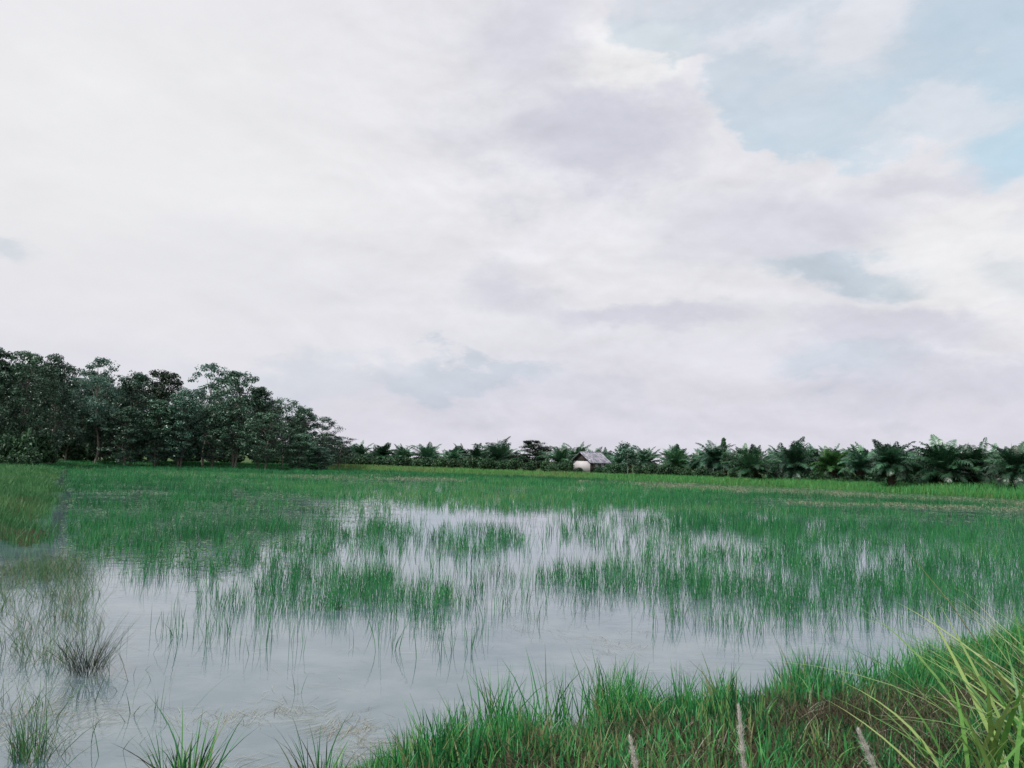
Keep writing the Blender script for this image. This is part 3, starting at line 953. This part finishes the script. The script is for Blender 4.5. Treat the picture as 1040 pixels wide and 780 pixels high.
m_weed = leafmat('pond_weed', [(0, (.025, .12, .04)), (.6, (.06, .17, .055)), (1, (.25, .30, .20))], .1, .5, .4, 0.0)
spec = []
for d0, d1, dens, size in [(12, 30, 150, .07), (30, 60, 50, .14), (60, 150, 8, .36)]:
    x, y = scatter(int(.72 * (d1 ** 2 - d0 ** 2) * dens), d0, d1)
    px, py = proj(x, y, 0 * x)
    D = ell(px, py, 170, 520, 190, 46, 1.1) + ell(px, py, 190, 565, 120, 22, .3) + 1.0 * smooth(px, 600, 760) * smooth(-(py - (px - 680) * .05), -525, -505) + .4 * smooth(-py, -500, -490)
    D *= smooth(px, 58, 80)
    st_ = fbm(x * .35, y * 1.1, 4)
    D *= smooth(st_, .30, .52) * 1.3
    keep = (rng.random(len(x)) < D) & (height(x, y) < -.02)
    x, y = x[keep], y[keep]
    spec.append((x, y, size * rng.uniform(.5, 1.5, len(x)), np.clip(rng.normal(.45, .25, len(x)), 0, 1)))
flecks(spec, 'floating_weed', m_weed, 'flat floating weed patches on the far paddy water', 'pond weed')

# pale straw, leaves and scum on the near water
VV, FF, TT = [], [], []
off_ = 0
x, y = scatter(110000, 5, 14, .72)
px, py = proj(x, y, 0 * x)
D = ell(px, py, 320, 760, 130, 40, .8) + ell(px, py, 230, 750, 60, 30, .25) + ell(px, py, 60, 735, 90, 30, .45) + ell(px, py, 40, 660, 60, 30, .25) + ell(px, py, 650, 660, 60, 40, .10) \
    + ell(px, py, 620, 620, 130, 30, .09) + ell(px, py, 330, 660, 200, 60, .012)
D *= smooth(fbm(x * 1.6, y * 2.6, 4), .34, .62)
keep = (rng.random(len(x)) < D)
x, y = x[keep], y[keep]; n = len(x)
sw = fbm(x * .9, y * .9 + 7, 2) * 9
az_ = sw + rng.normal(0, .5, n)
h = rng.uniform(.06, .34, n)
t4 = np.array([0, .33, .66, 1])
cxx = x[:, None] + np.cos(az_)[:, None] * h[:, None] * t4; cyy = y[:, None] + np.sin(az_)[:, None] * h[:, None] * t4
bend = rng.normal(0, .018, n)[:, None] * (t4 * (1 - t4)) * 4
cxx += -np.sin(az_)[:, None] * bend; cyy += np.cos(az_)[:, None] * bend
wd = (rng.uniform(.0007, .0018, n))[:, None] * np.array([.8, 1, .8, .3])
ca, sa = -np.sin(az_)[:, None], np.cos(az_)[:, None]
zf = np.broadcast_to(.004 + rng.uniform(0, .006, (n, 1)), cxx.shape)
V = np.stack([np.stack([cxx - ca * wd, cyy - sa * wd, zf], -1), np.stack([cxx + ca * wd, cyy + sa * wd, zf], -1)], 2).reshape(-1, 3)
idx = np.arange(n)[:, None] * 8 + np.arange(3)[None] * 2
Fq = np.stack([idx, idx + 1, idx + 3, idx + 2], -1).reshape(-1, 4)
o = link('floating_straw', mesh_np('floating_straw', V, Fq, m_straw, np.repeat(np.clip(rng.normal(.8, .2, n), 0, 1), 8)))
tag(o, 'pale straw and dead stalks floating on the near water', 'straw', None, 'stuff')


# ------------------------------------------------------------------ grass on land
def land_blades(name, n, region, dens, hfun, wfun, tfun, mat, label, lean=.18, curve=.3, levels=4, minz=-.05):
    x, y = region(n)
    px, py = proj(x, y, 0 * x)
    z = height(x, y)
    D = dens(x, y, px, py, z)
    keep = (rng.random(len(x)) < D) & (z > minz)
    x, y, z, px, py = x[keep], y[keep], z[keep], px[keep], py[keep]
    n = len(x)
    h = hfun(x, y, px, py) * (rng.uniform(.55, 1.08, n) if name == 'bank_grass' else rng.uniform(.5, 1.2, n))
    V, Fq, T = blades(np.stack([x, y, z - .02], -1), h, wfun(x, y) * rng.uniform(.6, 1.2, n), rng.random(n) * 6.283,
                      np.abs(rng.normal(0, lean, n)), np.abs(rng.normal(0, curve, n)), rng.normal(0, .8, n), np.clip(tfun(x, y, px, py) + rng.normal(0, .1, n), 0, 1), levels)
    o = link(name, mesh_np(name, V, Fq, mat, T))
    tag(o, label, 'grass', None, 'stuff')
    print(name, n)
    return o


def near_region(n):
    return rng.uniform(-3.5, 14, n), rng.uniform(2.6, 15, n)


def sdn_(x, y): return poly_sd(x, y, near)


# green fringe leaning over the water
def bank_h(x, y, px, py):
    tuft_ = fbm(x * 2.3 + 3, y * 2.3, 3)
    return (.20 + .34 * smooth(-sdn_(x, y), -1.1, -.25)) * (.45 + 1.0 * smooth(tuft_, .25, .75)) * np.interp(px, [350, 440, 600, 800, 1120], [.5, .78, .95, .85, .8]) * np.interp(px, [850, 1040], [1.0, .85])


def bank_t(x, y, px, py):
    s_ = sdn_(x, y)
    inner = smooth(s_, .25, 1.0)
    dry = (rng.random(len(x)) < .05 + .28 * inner * smooth(fbm(x * 1.5, y * 1.5 + 9), .35, .6))
    return (.42 - .20 * inner * smooth(fbm(x * 1.1 + 70, y * 1.1), .3, .5) + .5 * dry + .2 * (fbm(x * 1.8, y * 1.8) - .5)
            + .10 * (rng.random(len(x)) < .15))


bank_keep = lambda x, y, px, py: (px > 180) * (px < 1120) * (sdn_(x, y) > -.25 - .1 * (px > 380)) * (sdn_(x, y) < 4)
land_blades('bank_grass', 430000, near_region,
            lambda x, y, px, py, z: (.4 + .6 * smooth(-sdn_(x, y), -1.3, -.5)) * (.08 + .92 * smooth(fbm(x * 2.1, y * 2.1), .38, .56)) * bank_keep(x, y, px, py),
            bank_h, lambda x, y: .0135 + 0 * x, bank_t, m_mix, 'fresh green grass growing thickly on the near bank', .15, .22, 5)
land_blades('short_bank_grass', 160000, near_region,
            lambda x, y, px, py, z: .35 * smooth(fbm(x * 1.1 + 50, y * 1.1), .4, .65) * bank_keep(x, y, px, py),
            lambda x, y, px, py: .15 + 0 * x, lambda x, y: .008 + 0 * x, lambda x, y, px, py: .5 + .2 * (fbm(x * 1.8, y * 1.8) - .5), m_mix,
            'short yellowish grass between the taller blades of the near bank', .4, .5, 4)
# dry thatch, its brown deepened to stand in for shade at the blade roots
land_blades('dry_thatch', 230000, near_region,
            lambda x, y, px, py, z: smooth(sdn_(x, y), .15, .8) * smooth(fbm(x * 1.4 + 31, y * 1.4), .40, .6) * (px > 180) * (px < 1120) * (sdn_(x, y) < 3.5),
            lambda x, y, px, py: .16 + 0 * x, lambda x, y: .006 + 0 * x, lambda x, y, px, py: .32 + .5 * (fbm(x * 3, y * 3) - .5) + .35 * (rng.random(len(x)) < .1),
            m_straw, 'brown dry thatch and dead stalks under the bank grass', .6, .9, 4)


def bund_region(n):
    d = np.sqrt(rng.random(n) * (80 ** 2 - 14 ** 2) + 14 ** 2)
    return -d * rng.uniform(.5, .95, n), d


m_bund = leafmat('bund_blade', [(0, (.022, .11, .04)), (.55, (.05, .19, .055)), (.85, (.13, .23, .09)), (1, (.18, .19, .11))], .15, .5, .3, 0.0)
land_blades('bund_grass', 230000, bund_region,
            lambda x, y, px, py, z: (poly_sd(x, y, bund) + (fbm(x * 1.3, y * 1.3) - .5) * 2.2 > -.8) * (.4 + .6 * smooth(fbm(x * 1.5, y * 1.5), .38, .55)) * (.8 + .2 * smooth(-py, -585, -545)),
            lambda x, y, px, py: .42 * (.3 + 1.4 * fbm(x * 1.4, y * 1.4)), lambda x, y: .010 + .02 * smooth(y, 25, 60),
            lambda x, y, px, py: .48 + .9 * (fbm(x * .6, y * .6) - .5), m_bund, 'rough yellow green grass on the bund at the left edge', .22, .3, 4)


def shore_region(n):
    u = rng.uniform(-10, 1080, n); k = rng.uniform(-.3, 1, n)
    pts = np.array([P(a, b)[:2] for a, b in shore_px]); xs_ = np.array([a for a, b in shore_px])
    x = np.interp(u, xs_, pts[:, 0]); y = np.interp(u, xs_, pts[:, 1])
    s = 1 + k * 16 / np.maximum(y, 50)
    return x * s, y * s


land_blades('shore_grass', 130000, shore_region,
            lambda x, y, px, py, z: .35 + .65 * smooth(fbm(x * .3, y * .3), .3, .5),
            lambda x, y, px, py: np.interp(px, [0, 300, 330, 700, 1040], [.35, .35, .5, .5, .8]) * (.6 + .8 * fbm(x * .2, y * .2)), lambda x, y: .04 + 0 * x,
            lambda x, y, px, py: np.interp(px, [0, 300, 340, 560, 700, 1040], [.3, .35, .70, .64, .56, .52]) + .25 * (fbm(x * .15 + 8, y * .15) - .5), m_mix,
            'green and straw coloured grass strip along the far shore', .15, .2, 4, -.1)

# pale strips of mud and dead stubble lying between the rice and the shore
VV = []
for cx_, cy_, rx_, n_, slope in [(880, 504, 200, 26000, .047), (700, 494, 60, 7000, .047), (640, 489.6, 70, 5000, .03), (400, 485.5, 75, 4500, .008), (330, 483, 60, 2000, .004), (930, 514, 130, 6000, .03), (230, 483, 90, 1600, 0)]:
    u = rng.uniform(-1, 1, n_); qx = cx_ + u * rx_
    qy = cy_ + (qx - cx_) * slope + rng.normal(0, 1.1, n_) + (fbm(qx * .03, qx * 0 + cy_) - .5) * 3
    pp = np.array([P(a, b) for a, b in zip(qx, qy)])
    ok = (fbm(pp[:, 0] * .22, pp[:, 1] * .5) > .44 + rng.normal(0, .05, n_)) & (height(pp[:, 0], pp[:, 1]) < .15)
    VV.append(pp[ok])
pp = np.concatenate(VV); n = len(pp)
V, Fq, T = blades(np.stack([pp[:, 0], pp[:, 1], np.full(n, .01)], -1), rng.uniform(.03, .12, n), rng.uniform(.02, .05, n), rng.random(n) * 6.283,
                  rng.uniform(.5, 3.5, n), rng.uniform(0, .6, n), rng.normal(0, .5, n), np.clip(rng.normal(.6, .3, n), 0, 1), 4)
m_stub = leafmat('dead_stubble', [(0, (.06, .13, .06)), (.6, (.17, .22, .13)), (1, (.33, .35, .26))], .2, .7, .15, 0.0)
o = link('dead_stubble', mesh_np('dead_stubble', V, Fq, m_stub, T))
tag(o, 'pale dead stubble and mud strips across the far field', 'stubble', None, 'stuff')

# straggly half drowned grass at the left
x = rng.uniform(-9, -1.5, 60000); y = rng.uniform(5, 20, 60000)
px, py = proj(x, y, 0 * x)
D = ell(px, py, 55, 650, 42, 36, .8) + ell(px, py, 78, 600, 22, 30, .5) + ell(px, py, 20, 700, 40, 40, .3) + ell(px, py, 30, 765, 40, 26, .7) + ell(px, py, 45, 570, 30, 34, 1.0) + ell(px, py, 10, 575, 40, 30, .6) + ell(px, py, 120, 720, 60, 60, .08) + ell(px, py, 0, 600, 30, 40, .4)
D *= smooth(fbm(x * 2.4, y * 2.4), .36, .62) * .9
keep = rng.random(len(x)) < D
x, y = x[keep], y[keep]; n = len(x)
px, py = px[keep], py[keep]
V, Fq, T = blades(np.stack([x, y, np.full(n, -.04)], -1), rng.uniform(.12, .5, n), rng.uniform(.003, .007, n), rng.random(n) * 6.283, np.abs(rng.normal(0, .45, n)),
                  np.abs(rng.normal(0, .5, n)), rng.normal(0, .8, n), np.clip(rng.normal(.38, .3, n), 0, 1), 5)
m_strag = leafmat('straggly_grass', [(0, (.03, .12, .05)), (.5, (.07, .18, .06)), (.75, (.16, .16, .09)), (1, (.20, .15, .09))], .2, .5, .3, 0.0)
o = link('straggly_grass', mesh_np('straggly_grass', V, Fq, m_strag, T))
tag(o, 'straggly half drowned grass in the water at the left', 'grass', None, 'stuff')

# ------------------------------------------------------------------ single clumps
def clump(name, px, py, z, n, h, w, spread, lean, curve, mat, tint, label, cat='grass clump', levels=6, dead=0, jit=.25):
    p = P(px, py, z)
    gz = max(z, -.05)
    t = thing(name, (p[0], p[1], gz))
    a = rng.random(n) * 6.283; r = spread * np.sqrt(rng.random(n))
    base = np.stack([np.cos(a) * r, np.sin(a) * r, np.full(n, -.05)], -1)
    V, Fq, T = blades(base, h * rng.uniform(.45, 1.1, n), w * rng.uniform(.7, 1.2, n), a + rng.normal(0, .5, n), np.abs(rng.normal(lean, lean * .5, n)),
                      np.abs(rng.normal(curve, curve * .6, n)), a + 1.57 + rng.normal(0, .6, n), np.clip(rng.normal(tint, jit, n), 0, 1), levels)
    link('blade_tuft', mesh_np('blade_tuft', V, Fq, mat, T), t)
    if dead:
        a = rng.random(dead) * 6.283; r = spread * 1.2 * np.sqrt(rng.random(dead))
        base = np.stack([np.cos(a) * r, np.sin(a) * r, np.full(dead, .02)], -1)
        V, Fq, T = blades(base, h * rng.uniform(.2, .5, dead), w * rng.uniform(.7, 1.2, dead), a, rng.uniform(.4, 1.5, dead), rng.uniform(.1, .6, dead), a + 1.57,
                          np.clip(rng.normal(.2, .2, dead), 0, 1), levels)
        link('dead_base', mesh_np('dead_base', V, Fq, m_straw, T), t)
    tag(t, label, cat)
    return t


m_sedge = leafmat('sedge', [(0, (.012, .022, .018)), (.6, (.035, .065, .045)), (1, (.10, .13, .09))], .1, .5, .3, 0.0)
clump('sedge_clump', 88, 684, 0, 125, .62, .0045, .15, .32, .3, m_sedge, .35, 'dark spiky sedge clump standing alone in the water at lower left', dead=90)
clump('grass_clump', 190, 800, .05, 70, .50, .011, .16, .22, .2, m_mix, .35, 'green and brown tuft rising from the bottom edge left of centre', dead=25)
clump('grass_clump', 28, 770, 0, 60, .36, .007, .12, .12, .12, m_mix, .35, 'small upright tuft in the bottom left corner', dead=20)
clump('grass_clump', 162, 722, 0, 5, .42, .006, .03, .12, .1, m_strag, .3, 'few thin dark stalks in open water above the bottom tuft')
clump('grass_clump', 303, 705, 0, 4, .30, .006, .03, .08, .1, m_rice, .3, 'pair of lone thin stalks in open water below the dense rice patch')
clump('grass_clump', 325, 790, .1, 36, .40, .009, .14, .3, .2, m_mix, .35, 'dark slanting tuft at the bottom edge left of the bank grass', dead=10)

# tall arching coarse grass on the bank at lower right
m_reed = leafmat('coarse_grass', [(0, (.05, .19, .04)), (.45, (.15, .33, .07)), (.75, (.36, .46, .16)), (1, (.58, .56, .36))], .3, .4, .3, 0.0)


def reed(px, py, z, n, h, w, az0, azs, lean, curve, tint, label):
    p = P(px, py, z)
    t = thing('coarse_grass_clump', (p[0], p[1], ground_z(p[0], p[1]) - .02))
    a = az0 + rng.normal(0, azs, n); r = .32 * np.sqrt(rng.random(n)); b = rng.random(n) * 6.283
    base = np.stack([np.cos(b) * r, np.sin(b) * r, np.zeros(n)], -1)
    V, Fq, T = blades(base, h * rng.uniform(.5, 1.1, n), w * rng.uniform(.5, 1.2, n), a, np.abs(rng.normal(lean, .25, n)), np.abs(rng.normal(curve, .3, n)),
                      a + 1.57 + rng.normal(0, .35, n), np.clip(rng.normal(tint, .25, n), 0, 1), 9)
    link('blade_tuft', mesh_np('blade_tuft', V, Fq, m_reed, T), t)
    tag(t, label, 'grass clump', 'coarse grass clumps on the near bank')


reed(1050, 790, .5, 46, .80, .030, 2.5, 1.2, .55, .5, .45, 'big clump of long arching yellow green blades filling the bottom right corner')
reed(975, 812, .5, 26, .55, .022, 2.3, 1.5, .5, .5, .4, 'shorter coarse grass clump at the bottom edge left of the corner clump')
reed(1065, 725, .45, 34, .80, .026, 2.9, .8, .9, .5, .65, 'pale arching blades reaching in from the right edge above the corner clump')
reed(1060, 675, .4, 20, .7, .016, 2.9, .6, .9, .4, .8, 'few light strawlike blades at the right edge, topmost of the coarse clumps')

# feathery white flower spikes
m_plume = leafmat('plume', [(0, (.65, .63, .58)), (1, (.88, .86, .83))], .5, .8, .1, 0.0)
m_stalk, g = material('stalk'); finish(g, principled(g, (.25, .24, .12, 1), .7, .2))


def plume(pxt, pyt, pxb, pyb, dist, label):
    """top and bottom of the plume in the picture column, at a given depth"""
    def at(px, py):
        d = ray(px, py); t = dist / d[1]; return np.array([0, 0, EYE]) + d * t
    T_, B_ = at(pxt, pyt), at(pxb, pyb)
    gx, gy = B_[0] + .02, B_[1]
    gz = ground_z(gx, gy)
    root = thing('grass_flower', (gx, gy, gz))
    o_ = np.array([gx, gy, gz])
    mb = MB(); mb.add(*tube([[0, 0, -.02], (B_ - o_) * .5 + [.01, 0, 0], B_ - o_, T_ - o_], [.003, .0025, .002, .001], 5))
    link('stem', mb.mesh('stem', m_stalk), root)
    n = 800; u = rng.random(n); c = (B_ - o_) + (T_ - B_) * u[:, None] + rng.normal(0, .0012, (n, 3))
    hl = np.linalg.norm(T_ - B_)
    o2 = rng.normal(size=(n, 3)); o2 /= np.linalg.norm(o2, axis=1)[:, None]
    rad = (.016 + .006 * np.sin(u * 23)) * np.sin(np.pi * np.clip(u * .85 + .12, 0, 1)) ** .6
    e = c + o2 * rad[:, None] * rng.uniform(.5, 1.2, n)[:, None] + (T_ - B_) / hl * .014
    wv2 = np.cross(o2, (T_ - B_) / hl) * .0009
    V = np.stack([c - wv2, c + wv2, e + wv2 * .3, e - wv2 * .3], 1).reshape(-1, 3)
    link('plume', mesh_np('plume', V, np.arange(n * 4).reshape(-1, 4), m_plume, np.repeat(rng.random(n), 4)), root)
    tag(root, label, 'grass flower', 'white flower spikes on the near bank')


plume(640, 750, 648, 790, 3.0, 'short white feathery grass spike at the bottom edge, leftmost of three')
plume(750, 718, 756, 785, 2.6, 'tall white feathery grass spike at the bottom edge, middle of three')
plume(872, 742, 892, 790, 2.8, 'slanting greenish white grass spike, rightmost of the three at the bottom')
# long thin stalk leaning left over the field at the right
def lean_stalk():
    a = P(1010, 655, .3); gz = ground_z(a[0], a[1])
    t = thing('grass_stalk', (a[0], a[1], gz))
    d = ray(922, 560); q = np.array([0, 0, EYE]) + d * (a[1] / d[1]); q = q - np.array([a[0], a[1], gz])
    mb = MB(); mb.add(*tube([[0, 0, -.02], q * .5 + [0.02, 0, .03], q], [.008, .006, .002], 4))
    link('stem', mb.mesh('stem', m_stalk), t)
    tag(t, 'long thin stalk leaning left over the rice at the right', 'grass stalk')


lean_stalk()
